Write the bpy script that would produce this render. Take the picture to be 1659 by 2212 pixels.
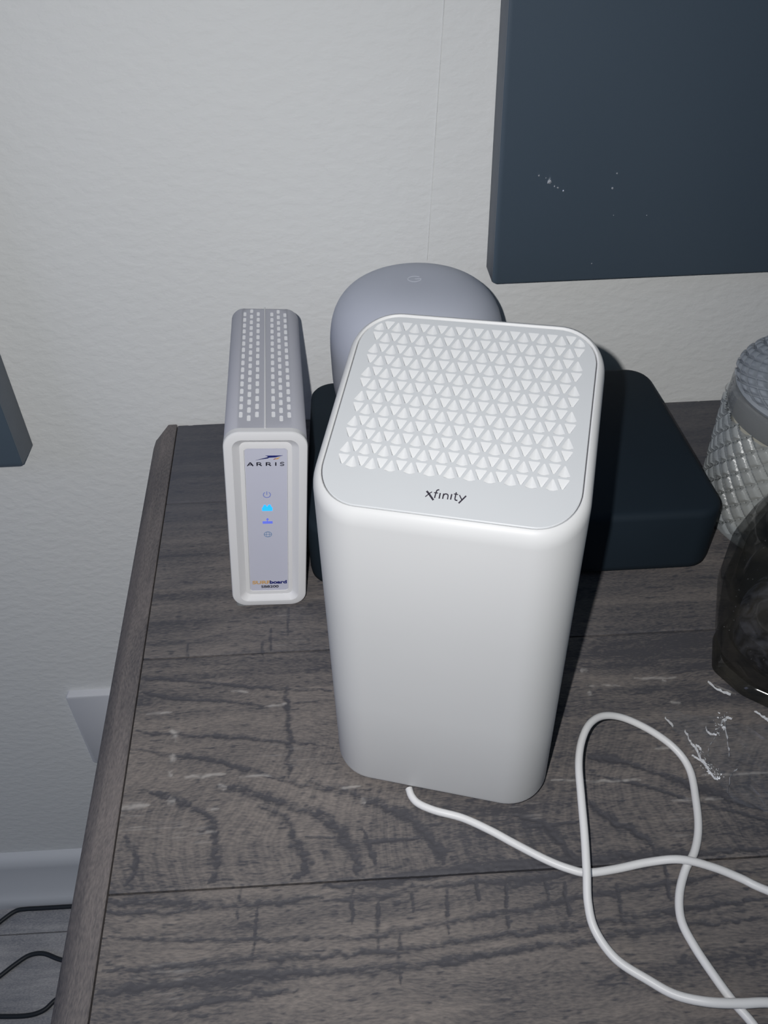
import bpy, bmesh, math, random
import numpy as np
from mathutils import Matrix, Vector
from mathutils.geometry import delaunay_2d_cdt
for o in list(bpy.data.objects): bpy.data.objects.remove(o)
scn = bpy.context.scene
COL = scn.collection
S = 0.01                                   # everything below is written in centimetres

# ---------------------------------------------------------------- camera
RX = Vector((0.99856668, -0.04659285, -0.02633794))
UP = Vector((0.04983023, 0.62974372, 0.77520307))
FW = Vector((0.01953277, 0.77540438, -0.63116283))
CAM = Vector((1.221, -58.885, 37.194))
cam = bpy.data.cameras.new('camera')
co = bpy.data.objects.new('camera', cam); COL.objects.link(co)
m = Matrix((RX, UP, -FW)).transposed().to_4x4(); m.translation = CAM*S
co.matrix_world = m
cam.sensor_fit = 'VERTICAL'; cam.sensor_height = 36.0; cam.sensor_width = 27.0
cam.lens = 1765.5/2212*36
cam.clip_start = 0.01; cam.clip_end = 50
scn.camera = co
# ---------------------------------------------------------------- world, light, exposure
w = bpy.data.worlds.new('dim_room'); scn.world = w; w.use_nodes = True
bg = w.node_tree.nodes['Background']
bg.inputs[0].default_value = (0.50, 0.74, 1.0, 1); bg.inputs[1].default_value = 0.085
# the phone's flash, left of and above the lens
fl = bpy.data.lights.new('phone_flash', 'SPOT'); fl.energy = 14.5; fl.color = (1.0, 0.985, 0.97)
fl.shadow_soft_size = 0.0022; fl.spot_size = math.radians(150); fl.spot_blend = 1.0
fl.use_nodes = True                        # soft fall-off, as the phone's exposure renders its flash
_n = fl.node_tree.nodes; _e = _n.get('Emission'); _f = _n.new('ShaderNodeLightFalloff')
_f.inputs['Strength'].default_value = 1.0; fl.node_tree.links.new(_f.outputs['Linear'], _e.inputs['Strength'])
fo = bpy.data.objects.new('phone_flash', fl); COL.objects.link(fo)
FPOS = CAM - RX*1.9 + UP*1.3
aim = (FW - RX*0.20 + UP*0.05).normalized()
fo.location = FPOS*S; fo.rotation_euler = aim.to_track_quat('-Z', 'Y').to_euler()
# weak cool fill lamp added far to the left; no window is seen there
wl = bpy.data.lights.new('left_cool_fill', 'AREA'); wl.shape = 'RECTANGLE'; wl.size = 1.1; wl.size_y = 1.3
wl.energy = 7.0; wl.color = (.60, .65, 1.0)
wo = bpy.data.objects.new('left_cool_fill', wl); COL.objects.link(wo)
wo.location = (-2.5, -1.3, 1.1); wo.rotation_euler = Vector((2.4, 1.0, -1.0)).to_track_quat('-Z', 'Y').to_euler()
scn.view_settings.view_transform = 'Standard'; scn.view_settings.look = 'None'
scn.view_settings.exposure = 0.0; scn.view_settings.gamma = 1.0
scn.view_settings.use_curve_mapping = False

# ---------------------------------------------------------------- helpers
def lin(r, g, b):
    f = lambda c: (c/255/12.92) if c/255 <= .04045 else ((c/255+.055)/1.055)**2.4
    return (f(r), f(g), f(b), 1)
def mat(name, col, rough=.5, metal=0, bump=None, spec=.5, alpha=1, emit=None, trans=0, ior=1.45, coat=0, var=None):
    m = bpy.data.materials.new(name); m.use_nodes = True
    nt = m.node_tree; b = nt.nodes['Principled BSDF']
    b.inputs['Base Color'].default_value = col
    b.inputs['Roughness'].default_value = rough; b.inputs['Metallic'].default_value = metal
    b.inputs['Specular IOR Level'].default_value = spec; b.inputs['IOR'].default_value = ior
    b.inputs['Alpha'].default_value = alpha; b.inputs['Transmission Weight'].default_value = trans
    b.inputs['Coat Weight'].default_value = coat
    if emit: b.inputs['Emission Color'].default_value = emit[0]; b.inputs['Emission Strength'].default_value = emit[1]
    tc = nt.nodes.new('ShaderNodeTexCoord')
    if var:                                # (scale, amount): slight procedural tone variation
        n = nt.nodes.new('ShaderNodeTexNoise'); n.inputs['Scale'].default_value = var[0]; n.inputs['Detail'].default_value = 4
        nt.links.new(tc.outputs['Object'], n.inputs['Vector'])
        h = nt.nodes.new('ShaderNodeMapRange'); h.inputs['To Min'].default_value = 1-var[1]; h.inputs['To Max'].default_value = 1+var[1]
        nt.links.new(n.outputs['Fac'], h.inputs['Value'])
        mx = nt.nodes.new('ShaderNodeVectorMath'); mx.operation = 'SCALE'; mx.inputs[0].default_value = col[:3]
        nt.links.new(h.outputs[0], mx.inputs['Scale']); nt.links.new(mx.outputs[0], b.inputs['Base Color'])
    if bump:                               # (scale, strength, distance)
        n = nt.nodes.new('ShaderNodeTexNoise'); n.inputs['Scale'].default_value = bump[0]; n.inputs['Detail'].default_value = 3
        nt.links.new(tc.outputs['Object'], n.inputs['Vector'])
        bp = nt.nodes.new('ShaderNodeBump'); bp.inputs['Strength'].default_value = bump[1]; bp.inputs['Distance'].default_value = bump[2]
        nt.links.new(n.outputs['Fac'], bp.inputs['Height']); nt.links.new(bp.outputs[0], b.inputs['Normal'])
    return m
def finish(me, mt, smooth=40):
    me.validate(); me.update()
    if mt: me.materials.append(mt)
    if smooth is not None:
        me.polygons.foreach_set('use_smooth', [True]*len(me.polygons))
        me.set_sharp_from_angle(angle=math.radians(smooth))
    else: me.polygons.foreach_set('use_smooth', [False]*len(me.polygons))
def mesh(name, v, f, mt, smooth=40, fix=True):
    me = bpy.data.meshes.new(name)
    me.from_pydata([(a*S, b*S, c*S) for a, b, c in v], [], f)
    if fix:
        bm = bmesh.new(); bm.from_mesh(me); bmesh.ops.remove_doubles(bm, verts=bm.verts, dist=1e-6)
        bmesh.ops.recalc_face_normals(bm, faces=bm.faces); bm.to_mesh(me); bm.free()
    finish(me, mt, smooth)
    return me
def link(name, me, parent=None, loc=(0,0,0), rot=(0,0,0)):
    o = bpy.data.objects.new(name, me); COL.objects.link(o)
    o.location = [c*S for c in loc]; o.rotation_euler = rot
    if parent: o.parent = parent
    return o
def thing(name, label, cat, loc=(0,0,0), rot=(0,0,0), group=None):
    o = bpy.data.objects.new(name, None); COL.objects.link(o); o.empty_display_size = .02
    o.location = [c*S for c in loc]; o.rotation_euler = rot
    o['label'] = label; o['category'] = cat
    if group: o['group'] = group
    return o
def tag(o, label, cat, group=None):
    o['label'] = label; o['category'] = cat
    if group: o['group'] = group
    return o
def loft(rings, cap0=True, cap1=True, closed=True):
    n = len(rings[0]); v = [p for r in rings for p in r]; f = []
    for i in range(len(rings)-1):
        for j in range(n if closed else n-1):
            k = (j+1) % n
            f.append((i*n+j, i*n+k, (i+1)*n+k, (i+1)*n+j))
    if cap0: f.append(tuple(range(n))[::-1])
    if cap1: f.append(tuple((len(rings)-1)*n+j for j in range(n)))
    return v, f
def rrect(w, d, R, n=10):
    R = max(R, .001); pts = []
    for sx, sy, a0 in ((1,1,0), (-1,1,90), (-1,-1,180), (1,-1,270)):
        for i in range(n+1):
            a = math.radians(a0+90*i/n); pts.append((sx*(w/2-R)+R*math.cos(a), sy*(d/2-R)+R*math.sin(a)))
    return pts
def box(x0, x1, y0, y1, z0, z1, b=0.0, seg=2):
    me = bpy.data.meshes.new('b'); bm = bmesh.new(); bmesh.ops.create_cube(bm, size=1)
    for v in bm.verts: v.co = ((x0+x1)/2+v.co.x*(x1-x0), (y0+y1)/2+v.co.y*(y1-y0), (z0+z1)/2+v.co.z*(z1-z0))
    if b: bmesh.ops.bevel(bm, geom=bm.edges[:], offset=b, segments=seg, affect='EDGES', profile=.5)
    v = [tuple(x.co) for x in bm.verts]; f = [tuple(x.index for x in p.verts) for p in bm.faces]
    bm.free(); bpy.data.meshes.remove(me)
    return v, f
def merge(parts):
    V = []; F = []
    for v, f in parts:
        o = len(V); V += list(v); F += [tuple(i+o for i in q) for q in f]
    return V, F
def spline(pts, n=8):
    P = [Vector(p) for p in pts]; P = [P[0]*2-P[1]]+P+[P[-1]*2-P[-2]]; out = []
    for i in range(1, len(P)-2):
        for k in range(n):
            t = k/n; a, b, c, d = P[i-1:i+3]
            out.append(.5*((2*b)+(-a+c)*t+(2*a-5*b+4*c-d)*t*t+(-a+3*b-3*c+d)*t**3))
    out.append(P[-2]); return out
def tube(pts, r, seg=12, n=8):
    C = spline(pts, n); rings = []; up = Vector((0,0,1))
    for i, c in enumerate(C):
        t = (C[min(i+1, len(C)-1)]-C[max(i-1, 0)]).normalized()
        s = t.cross(up).normalized(); u = s.cross(t)
        rings.append([tuple(c+(s*math.cos(2*math.pi*k/seg)+u*math.sin(2*math.pi*k/seg))*r) for k in range(seg)])
    return loft(rings)
def lathe(prof, seg=64):
    rings = [[(r*math.cos(2*math.pi*k/seg), r*math.sin(2*math.pi*k/seg), z) for k in range(seg)] for r, z in prof]
    return loft(rings)
def stroke(pts, wd, fn, h=.012):
    """flat stroke with thickness; pts 2D, fn maps (a, b, height) to 3D"""
    P = [Vector(p) for p in pts]; L = []; Rr = []
    for i, p in enumerate(P):
        t = (P[min(i+1, len(P)-1)]-P[max(i-1, 0)]).normalized(); nn = Vector((-t.y, t.x))*wd/2
        L.append(p+nn); Rr.append(p-nn)
    a = [[fn(l.x, l.y, 0), fn(l.x, l.y, h), fn(r.x, r.y, h), fn(r.x, r.y, 0)] for l, r in zip(L, Rr)]
    return loft(a)
def poly(pts, fn, h=.012):
    n = len(pts)
    v = [fn(a, b, 0) for a, b in pts]+[fn(a, b, h) for a, b in pts]
    return v, [tuple(range(n)), tuple(range(n, 2*n))]+[(i, (i+1) % n, n+(i+1) % n, n+i) for i in range(n)]
def rpoly(pts, r, n=3):
    """round the corners of a convex polygon"""
    out = []; N = len(pts)
    for i in range(N):
        a, b, c = Vector(pts[i-1]), Vector(pts[i]), Vector(pts[(i+1) % N])
        u = (a-b); v = (c-b); d = min(r, u.length*.45, v.length*.45)
        p, q = b+u.normalized()*d, b+v.normalized()*d
        for k in range(n+1):
            t = k/n; out.append(tuple(p*(1-t)**2+b*2*t*(1-t)+q*t*t))
    return out
def clip(P, Q):
    """convex clip of polygon P by ccw convex polygon Q"""
    out = list(P)
    for i in range(len(Q)):
        a, b = Q[i], Q[(i+1) % len(Q)]; inp = out; out = []
        side = lambda p: (b[0]-a[0])*(p[1]-a[1])-(b[1]-a[1])*(p[0]-a[0])
        for j in range(len(inp)):
            p, q = inp[j], inp[(j+1) % len(inp)]; sp, sq = side(p), side(q)
            if sp >= 0: out.append(p)
            if (sp >= 0) != (sq >= 0):
                t = sp/(sp-sq); out.append((p[0]+(q[0]-p[0])*t, p[1]+(q[1]-p[1])*t))
        if len(out) < 3: return []
    res = []
    for p in out:
        if not res or math.dist(p, res[-1]) > .02: res.append(p)
    if len(res) > 2 and math.dist(res[0], res[-1]) < .02: res.pop()
    return res if len(res) > 2 else []
def area(P): return abs(sum(P[i-1][0]*P[i][1]-P[i][0]*P[i-1][1] for i in range(len(P))))/2
def holed(outer, holes):
    """triangulate outer minus holes -> 2D verts, faces"""
    V = [Vector(p) for p in outer]; F = [list(range(len(outer)))]
    for h in holes:
        F.append(list(range(len(V), len(V)+len(h)))); V += [Vector(p) for p in h]
    vo, e, fo, ov, oe, of = delaunay_2d_cdt(V, [], F, 1, 1e-5, True)
    keep = [tuple(f) for f, src in zip(fo, of) if src and all(s == 0 for s in src)]
    return [tuple(v) for v in vo], keep
def text3(s, size, sx, loc, parent, mt, name, bold=.0, align='LEFT', ext=.01):
    """lettering that faces local -Y"""
    c = bpy.data.curves.new(name, 'FONT'); c.body = s; c.size = size*S; c.offset = bold*S; c.extrude = ext*S; c.align_x = align
    t = bpy.data.objects.new(name, c); COL.objects.link(t)
    dg = bpy.context.evaluated_depsgraph_get(); dg.update()
    me = bpy.data.meshes.new_from_object(t.evaluated_get(dg)); bpy.data.objects.remove(t)
    me.transform(Matrix.Rotation(math.pi/2, 4, 'X') @ Matrix.Diagonal((sx, 1, 1, 1)))
    me.materials.clear(); finish(me, mt, None)
    return link(name, me, parent, loc)

# ---------------------------------------------------------------- materials
M = {}
M['white'] = mat('gateway_white_plastic', (.69, .695, .695, 1), .42, var=(40, .01), spec=.35)
M['plate'] = mat('gateway_plate_plastic', (.60, .62, .635, 1), .38, var=(60, .012), spec=.3)
M['dimple'] = mat('dimple_plastic', (.70, .71, .715, 1), .45, spec=.3)
M['groove'] = mat('grey_gap', (.10, .10, .11, 1), .4)
M['logo'] = mat('dark_grey_print', (.05, .045, .06, 1), .3)
M['bezel'] = mat('modem_gloss_white', (.74, .74, .75, 1), .18, var=(50, .01), spec=.5)
M['shell'] = mat('modem_shell_grey', (.48, .485, .54, 1), .5, bump=(3000, .15, .0001))
M['slot'] = mat('slot_inner_white', (.95, .95, .97, 1), .5)
M['panel'] = mat('modem_label_panel', (.56, .57, .67, 1), .35, var=(60, .015))
M['navy'] = mat('navy_print', (.012, .02, .16, 1), .4)
M['black_print'] = mat('black_print', (.015, .015, .03, 1), .4)
M['orange'] = mat('orange_print', (.62, .38, .16, 1), .4)
M['icon'] = mat('pale_blue_icon', (.22, .27, .62, 1), .4)
M['icon_lit'] = mat('dim_blue_icon', (.15, .2, .8, 1), .4, emit=((.15, .2, 1, 1), .25))
M['icon_teal'] = mat('teal_icon', (.22, .32, .5, 1), .4)
M['led'] = mat('blue_led', (.02, .2, .9, 1), .4, emit=((.01, .28, 1, 1), 1.6))
M['nest'] = mat('round_router_plastic', (.50, .525, .60, 1), .5, var=(20, .01), spec=.3)
M['nest_logo'] = mat('round_router_logo', (.68, .70, .78, 1), .3)
M['black_box'] = mat('matte_black_haze_blue', (.011, .0200, .0300, 1), .75, spec=.3, var=(30, .1))  # bluish lift in the base colour stands for lens haze over black
M['cord'] = mat('white_cord_rubber', (.78, .78, .78, 1), .4, var=(80, .03))
M['black_cord'] = mat('black_cord', (.012, .016, .022, 1), .5)
M['canvas'] = mat('dark_slate_paint', (.072, .100, .132, 1), .36, spec=.6, bump=(900, .15, .0003), var=(3, .12))
M['canvas_side'] = mat('canvas_wrap_edge', (.13, .15, .175, 1), .6, bump=(700, .3, .0003), var=(30, .1))
M['speck'] = mat('bright_glint_fleck', (.9, .92, .95, 1), .25, metal=.6)  # bright metal standing in for flash glints on canvas and glass
M['trim'] = mat('painted_trim', (.55, .57, .60, 1), .45)
M['plate_wall'] = mat('wall_plate_plastic', (.64, .65, .68, 1), .4)
M['foot'] = mat('clear_rubber', (.4, .42, .42, 1), .2, alpha=.45)
M['wax'] = mat('cream_wax', (.58, .57, .50, 1), .5, var=(10, .05))
M['jar'] = mat('pressed_clear_glass', (.50, .54, .56, 1), .26, alpha=.46, spec=.6)
M['lid'] = mat('pressed_glass_lid', (.44, .48, .53, 1), .22, alpha=.72, spec=.8)
M['clear'] = mat('clear_glass_band', (.30, .32, .34, 1), .05, alpha=.45, spec=.9)
M['knob'] = mat('dark_lid_knob', (.03, .04, .055, 1), .25, metal=.5)
M['film'] = mat('clear_film', (.3, .32, .36, 1), .10, alpha=.10, spec=1.0, ior=1.7)

def nodes_wall():
    m = mat('orange_peel_wall_paint', (.71, .72, .715, 1), .6, spec=.2); nt = m.node_tree; b = nt.nodes['Principled BSDF']
    tc = nt.nodes.new('ShaderNodeTexCoord')
    n1 = nt.nodes.new('ShaderNodeTexNoise'); n1.inputs['Scale'].default_value = 120; n1.inputs['Detail'].default_value = 3; n1.inputs['Roughness'].default_value = .5; n1.inputs['Distortion'].default_value = 0
    n2 = nt.nodes.new('ShaderNodeTexVoronoi'); n2.feature = 'SMOOTH_F1'; n2.inputs['Scale'].default_value = 130
    mp = nt.nodes.new('ShaderNodeMapping'); mp.inputs['Scale'].default_value = (.75, 1, 1.25); mp.inputs['Rotation'].default_value = (0, .5, 0)
    nt.links.new(tc.outputs['Object'], mp.inputs['Vector'])
    nt.links.new(mp.outputs[0], n1.inputs['Vector']); nt.links.new(mp.outputs[0], n2.inputs['Vector'])
    r = nt.nodes.new('ShaderNodeMapRange'); r.inputs['From Min'].default_value = .42; r.inputs['From Max'].default_value = .62
    nt.links.new(n1.outputs['Fac'], r.inputs['Value'])
    ad = nt.nodes.new('ShaderNodeMath'); ad.operation = 'MULTIPLY_ADD'; ad.inputs[1].default_value = .35
    nt.links.new(n2.outputs['Distance'], ad.inputs[0]); nt.links.new(r.outputs[0], ad.inputs[2])
    bp = nt.nodes.new('ShaderNodeBump'); bp.inputs['Strength'].default_value = .25; bp.inputs['Distance'].default_value = .0008
    nt.links.new(ad.outputs[0], bp.inputs['Height']); nt.links.new(bp.outputs[0], b.inputs['Normal'])
    return m
M['wall'] = nodes_wall()

def wood(name, along='X', tint=(1, 1, 1), usecol=True, seed=0.0):
    """greyed distressed timber: fine stretched grain, pores, and the 'grain' attribute (large hand-placed figure)"""
    m = bpy.data.materials.new(name); m.use_nodes = True; nt = m.node_tree; b = nt.nodes['Principled BSDF']
    L = nt.links.new; N = nt.nodes.new
    tc = N('ShaderNodeTexCoord'); mp = N('ShaderNodeMapping')
    mp.inputs['Location'].default_value = (seed, seed*.7, 0)
    mp.inputs['Scale'].default_value = (9, 95, 60) if along == 'X' else (95, 9, 60)
    dn = N('ShaderNodeTexNoise'); dn.inputs['Scale'].default_value = 14; dn.inputs['Detail'].default_value = 2
    L(tc.outputs['Object'], dn.inputs['Vector'])
    sc = N('ShaderNodeVectorMath'); sc.operation = 'SCALE'; sc.inputs['Scale'].default_value = .018
    L(dn.outputs['Color'], sc.inputs[0])
    ad = N('ShaderNodeVectorMath'); L(tc.outputs['Object'], ad.inputs[0]); L(sc.outputs[0], ad.inputs[1])
    L(ad.outputs[0], mp.inputs['Vector'])
    g = N('ShaderNodeTexNoise'); g.inputs['Scale'].default_value = 1; g.inputs['Detail'].default_value = 7; g.inputs['Roughness'].default_value = .62
    L(mp.outputs[0], g.inputs['Vector'])
    mp2 = N('ShaderNodeMapping'); mp2.inputs['Scale'].default_value = (330, 1300, 500) if along == 'X' else (1300, 330, 500)
    L(ad.outputs[0], mp2.inputs['Vector'])
    p = N('ShaderNodeTexNoise'); p.inputs['Scale'].default_value = 1; p.inputs['Detail'].default_value = 3; L(mp2.outputs[0], p.inputs['Vector'])
    big = N('ShaderNodeTexNoise'); big.inputs['Scale'].default_value = 11; big.inputs['Detail'].default_value = 3; L(tc.outputs['Object'], big.inputs['Vector'])
    cr = N('ShaderNodeValToRGB'); e = cr.color_ramp.elements
    e[0].position = .30; e[0].color = (.072*tint[0], .071*tint[1], .080*tint[2], 1)
    e[1].position = .74; e[1].color = (.30*tint[0], .262*tint[1], .238*tint[2], 1)
    k = cr.color_ramp.elements.new(.52); k.color = (.185*tint[0], .166*tint[1], .156*tint[2], 1)
    mix = N('ShaderNodeMath'); mix.operation = 'MULTIPLY_ADD'; mix.inputs[1].default_value = .45; L(p.outputs['Fac'], mix.inputs[0])
    m2 = N('ShaderNodeMath'); m2.operation = 'MULTIPLY'; m2.inputs[1].default_value = .42; L(g.outputs['Fac'], m2.inputs[0]); L(m2.outputs[0], mix.inputs[2])
    m3 = N('ShaderNodeMath'); m3.operation = 'MULTIPLY_ADD'; m3.inputs[1].default_value = .30; L(big.outputs['Fac'], m3.inputs[0]); L(mix.outputs[0], m3.inputs[2])
    off = N('ShaderNodeMath'); off.operation = 'SUBTRACT'; off.inputs[1].default_value = .065; L(m3.outputs[0], off.inputs[0])
    last = off.outputs[0]
    if usecol:
        at = N('ShaderNodeAttribute'); at.attribute_name = 'grain'
        sp = N('ShaderNodeSeparateColor'); L(at.outputs['Color'], sp.inputs[0])
        a1 = N('ShaderNodeMath'); a1.operation = 'MULTIPLY_ADD'; a1.inputs[1].default_value = -.34; L(sp.outputs[0], a1.inputs[0]); L(last, a1.inputs[2])
        last = a1.outputs[0]
        L(last, cr.inputs['Fac'])
        mc = N('ShaderNodeMix'); mc.data_type = 'RGBA'
        L(sp.outputs[1], mc.inputs['Factor']); L(cr.outputs['Color'], mc.inputs['A']); mc.inputs['B'].default_value = (.45, .43, .41, 1)
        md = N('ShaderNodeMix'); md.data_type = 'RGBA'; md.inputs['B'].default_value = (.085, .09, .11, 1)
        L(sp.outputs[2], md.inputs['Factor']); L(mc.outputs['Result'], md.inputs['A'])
        L(md.outputs['Result'], b.inputs['Base Color'])
    else:
        L(last, cr.inputs['Fac']); L(cr.outputs['Color'], b.inputs['Base Color'])
    b.inputs['Roughness'].default_value = .62; b.inputs['Specular IOR Level'].default_value = .25
    bp = N('ShaderNodeBump'); bp.inputs['Strength'].default_value = .5; bp.inputs['Distance'].default_value = .0006
    L(last, bp.inputs['Height']); L(bp.outputs[0], b.inputs['Normal'])
    return m
M['wood'] = wood('dresser_plank_wood', 'X')
M['wood_end'] = wood('dresser_end_board_wood', 'Y', (.78, .79, .84), False, 3.1)
M['wood_body'] = wood('dresser_body_wood', 'X', (.9, .92, .95), False, 7.7)
M['floor'] = wood('floor_board_wood', 'X', (1.7, 1.9, 2.1), False, 1.7)

# ---------------------------------------------------------------- room
FZ = -77.0
v, f = box(-260, 260, 0, 10, FZ, 165); wall = link('wall_back', mesh('wall_back', v, f, M['wall'], None)); wall['kind'] = 'structure'
rv, rf = tube([(6.53, 0, 13.2), (6.75, 0, 17), (7.15, 0, 24), (7.5, 0, 30), (8.2, 0, 42), (9.5, 0, 70)], .045, 6, 3)
rd = link('paint_ridge', mesh('paint_ridge', rv, rf, M['wall'], 60), wall); rd['label'] = 'thin raised paint line running up the wall'
flr = bpy.data.objects.new('floor', None); COL.objects.link(flr); flr['kind'] = 'structure'; flr.location = (0, 0, FZ*S)
fy = 0.0; rng = random.Random(4); fb = 0
while fy > -200:
    w_ = 6.1 if fy == 0 else 18.0
    x = -260 - rng.random()*60
    while x < 260:
        l_ = 150 + rng.random()*40
        v, f = box(max(x, -260)+.06, min(x+l_, 260)-.06, fy-w_+.06, fy-.06, -1.2, 0, .12, 1)
        if x+l_ > -255: link('floor_board', mesh('floor_board', v, f, M['floor'], None), flr)
        x += l_
    fy -= w_
v, f = box(-260, 260, -200, 0, -3, -1.2); link('underlay', mesh('underlay', v, f, M['black_cord'], None), flr)
# baseboard with a stepped top and a quarter-round shoe
prof = [(0, FZ), (-2.6, FZ), (-2.6, FZ+1.0), (-2.2, FZ+1.9), (-1.5, FZ+2.5), (-1.5, FZ+8.6), (-1.2, FZ+9.6), (-.6, FZ+10.2), (0, FZ+10.4)]
v, f = loft([[(xx, a, b) for a, b in prof] for xx in (-260, 260)])
bb = link('baseboard_back', mesh('baseboard_back', v, f, M['trim'], 50)); bb['kind'] = 'structure'
# wall outlet plate, half hidden by the dresser
t = thing('outlet_plate', 'pale plastic wall plate low on the wall behind the dresser edge', 'wall plate', (-29.2, 0, -46.0))
rings = []
for inset, y in ((0, 0), (0, -.75), (.05, -.84), (.14, -.88)):
    rings.append([(a, y, b+6.0) for a, b in rrect(7.2-2*inset, 12.4-2*inset, .35, 3)])
v, f = loft(rings); link('cover', mesh('cover', v, f, M['plate_wall'], 50), t)

# ---------------------------------------------------------------- dresser
dr = thing('dresser', 'grey-brown distressed wooden dresser top carrying the routers', 'dresser', (0, 0, FZ))
DZ = -FZ
def xs(y): return -14.40 - .0680*y
DARK= [[[[-11.58,-37.28],[-10.85,-38.13],[-10.59,-39.02],[-10.9,-39.75]],0.35],[[[-10.99,-34.76],[-8.65,-35.78],[-7.38,-36.61],[-6.97,-38.07],[-6.74,-39.25],[-7.17,-39.88]],0.45],[[[-7.2,-34.71],[-5.56,-35.21],[-3.73,-36.04],[-1.85,-36.85],[-0.8,-37.74],[-0.52,-38.46]],0.6],[[[-5.09,-36.11],[-3.69,-36.73],[-3.17,-37.8],[-2.56,-39.31],[-3.09,-39.94]],0.5],[[[-12.19,-31.09],[-9.68,-31.51],[-6.04,-31.94],[-1.28,-32.8]],0.25],[[[-12.25,-28.42],[-10.04,-29.05],[-7.02,-29.46],[-5.12,-29.86]],0.2],[[[-12.3,-32.15],[-10.12,-32.72],[-8.21,-33.08],[-5.87,-33.88],[-2.27,-35.19],[-0.54,-35.42]],0.3],[[[-12.43,-27.41],[-8.63,-27.96],[-5.2,-28.61],[-1.4,-29.01]],0.25],[[[-3.98,-28.56],[-3.68,-31.52],[-3.49,-34.67]],0.35],[[[-4.14,-22.34],[-4.04,-24.66]],0.12],[[[-5.62,-25.02],[-5.48,-26.19]],0.15],[[[-10.11,-24.94],[-9.96,-26.18]],0.12],[[[-5.15,-23.93],[-5.01,-25.84]],0.12],[[[-2.68,-34.77],[-0.96,-35.36],[0.3,-36.01],[2.35,-37.06],[3.11,-37.9],[3.81,-39.06],[4.03,-39.61]],0.6],[[[-2.64,-36.2],[-1.55,-36.82],[-0.97,-37.91],[-0.33,-38.64],[-0.11,-39.4],[-0.19,-39.88]],0.5],[[[0.18,-37.64],[0.55,-38.69],[0.76,-39.45]],0.3],[[[7.72,-37.26],[8.71,-37.72],[9.23,-38.02],[9.61,-38.91],[10.1,-39.61]],0.4],[[[0.16,-38.29],[1.62,-38.29],[3.08,-38.25]],0.15],[[[8.0,-38.03],[9.65,-37.96],[10.98,-37.86]],0.15],[[[-2.6,-37.9],[-0.97,-37.96]],0.12],[[[12.13,-34.29],[13.59,-34.63],[15.43,-35.46],[17.15,-36.49],[20.11,-37.86]],0.6],[[[11.5,-36.88],[12.2,-37.8],[13.52,-38.72],[13.95,-39.42]],0.5],[[[9.12,-38.03],[9.59,-38.89],[9.99,-39.71]],0.35],[[[11.76,-35.23],[14.53,-36.18],[18.05,-37.73],[19.88,-38.41]],0.2],[[[-1.67,-40.36],[0.81,-40.32],[4.57,-40.04],[9.64,-39.82],[19.32,-39.75]],0.5],[[[-1.66,-40.98],[-0.2,-41.01],[1.77,-40.82],[5.26,-40.52],[6.74,-40.61],[8.49,-40.53],[10.8,-40.28]],0.3],[[[-1.65,-42.58],[0.0,-42.73],[2.26,-42.46],[3.71,-42.32],[6.75,-42.02],[9.24,-41.69],[11.25,-41.44],[14.3,-41.13],[18.95,-40.65]],0.3],[[[-1.64,-43.31],[0.68,-43.45],[3.02,-43.3],[6.59,-42.95],[9.71,-42.78],[13.99,-42.45],[18.35,-42.11]],0.35],[[[-6.22,-43.87],[-1.63,-44.02],[1.57,-44.1],[4.83,-43.8],[8.83,-43.53],[11.86,-43.2],[18.01,-42.92]],0.4],[[[-8.28,-45.21],[-4.98,-44.88],[-2.75,-44.7]],0.3],[[[-11.57,-40.44],[-8.32,-40.72],[-5.62,-40.97],[-1.71,-40.84]],0.5],[[[-11.63,-40.96],[-9.49,-41.09],[-6.16,-40.93]],0.3],[[[-11.48,-42.09],[-8.59,-42.34],[-5.99,-42.53],[-3.41,-42.6],[-0.63,-42.63]],0.2],[[[-11.17,-43.49],[-8.41,-43.49],[-5.06,-43.36],[-0.63,-43.45]],0.35],[[[-11.21,-44.41],[-9.12,-44.22],[-5.82,-44.18],[-3.34,-44.09],[-0.64,-44.01]],0.35],[[[-0.37,-40.38],[-0.38,-42.08]],0.18],[[[0.78,-41.19],[0.72,-43.39]],0.18],[[[1.67,-42.66],[1.57,-44.74]],0.18],[[[2.45,-40.48],[2.38,-41.76]],0.18],[[[3.96,-40.82],[3.85,-42.79]],0.18],[[[5.41,-40.34],[5.35,-41.46]],0.18],[[[6.7,-40.67],[6.47,-42.71]],0.18],[[[8.5,-40.66],[8.55,-41.65]],0.18],[[[9.4,-40.84],[9.29,-42.41]],0.18],[[[11.78,-40.98],[11.57,-42.66]],0.18],[[[14.21,-40.36],[13.98,-41.85]],0.18],[[[-5.55,-40.25],[-5.56,-41.67]],0.14],[[[-4.69,-41.02],[-4.75,-43.54]],0.12]]
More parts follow.
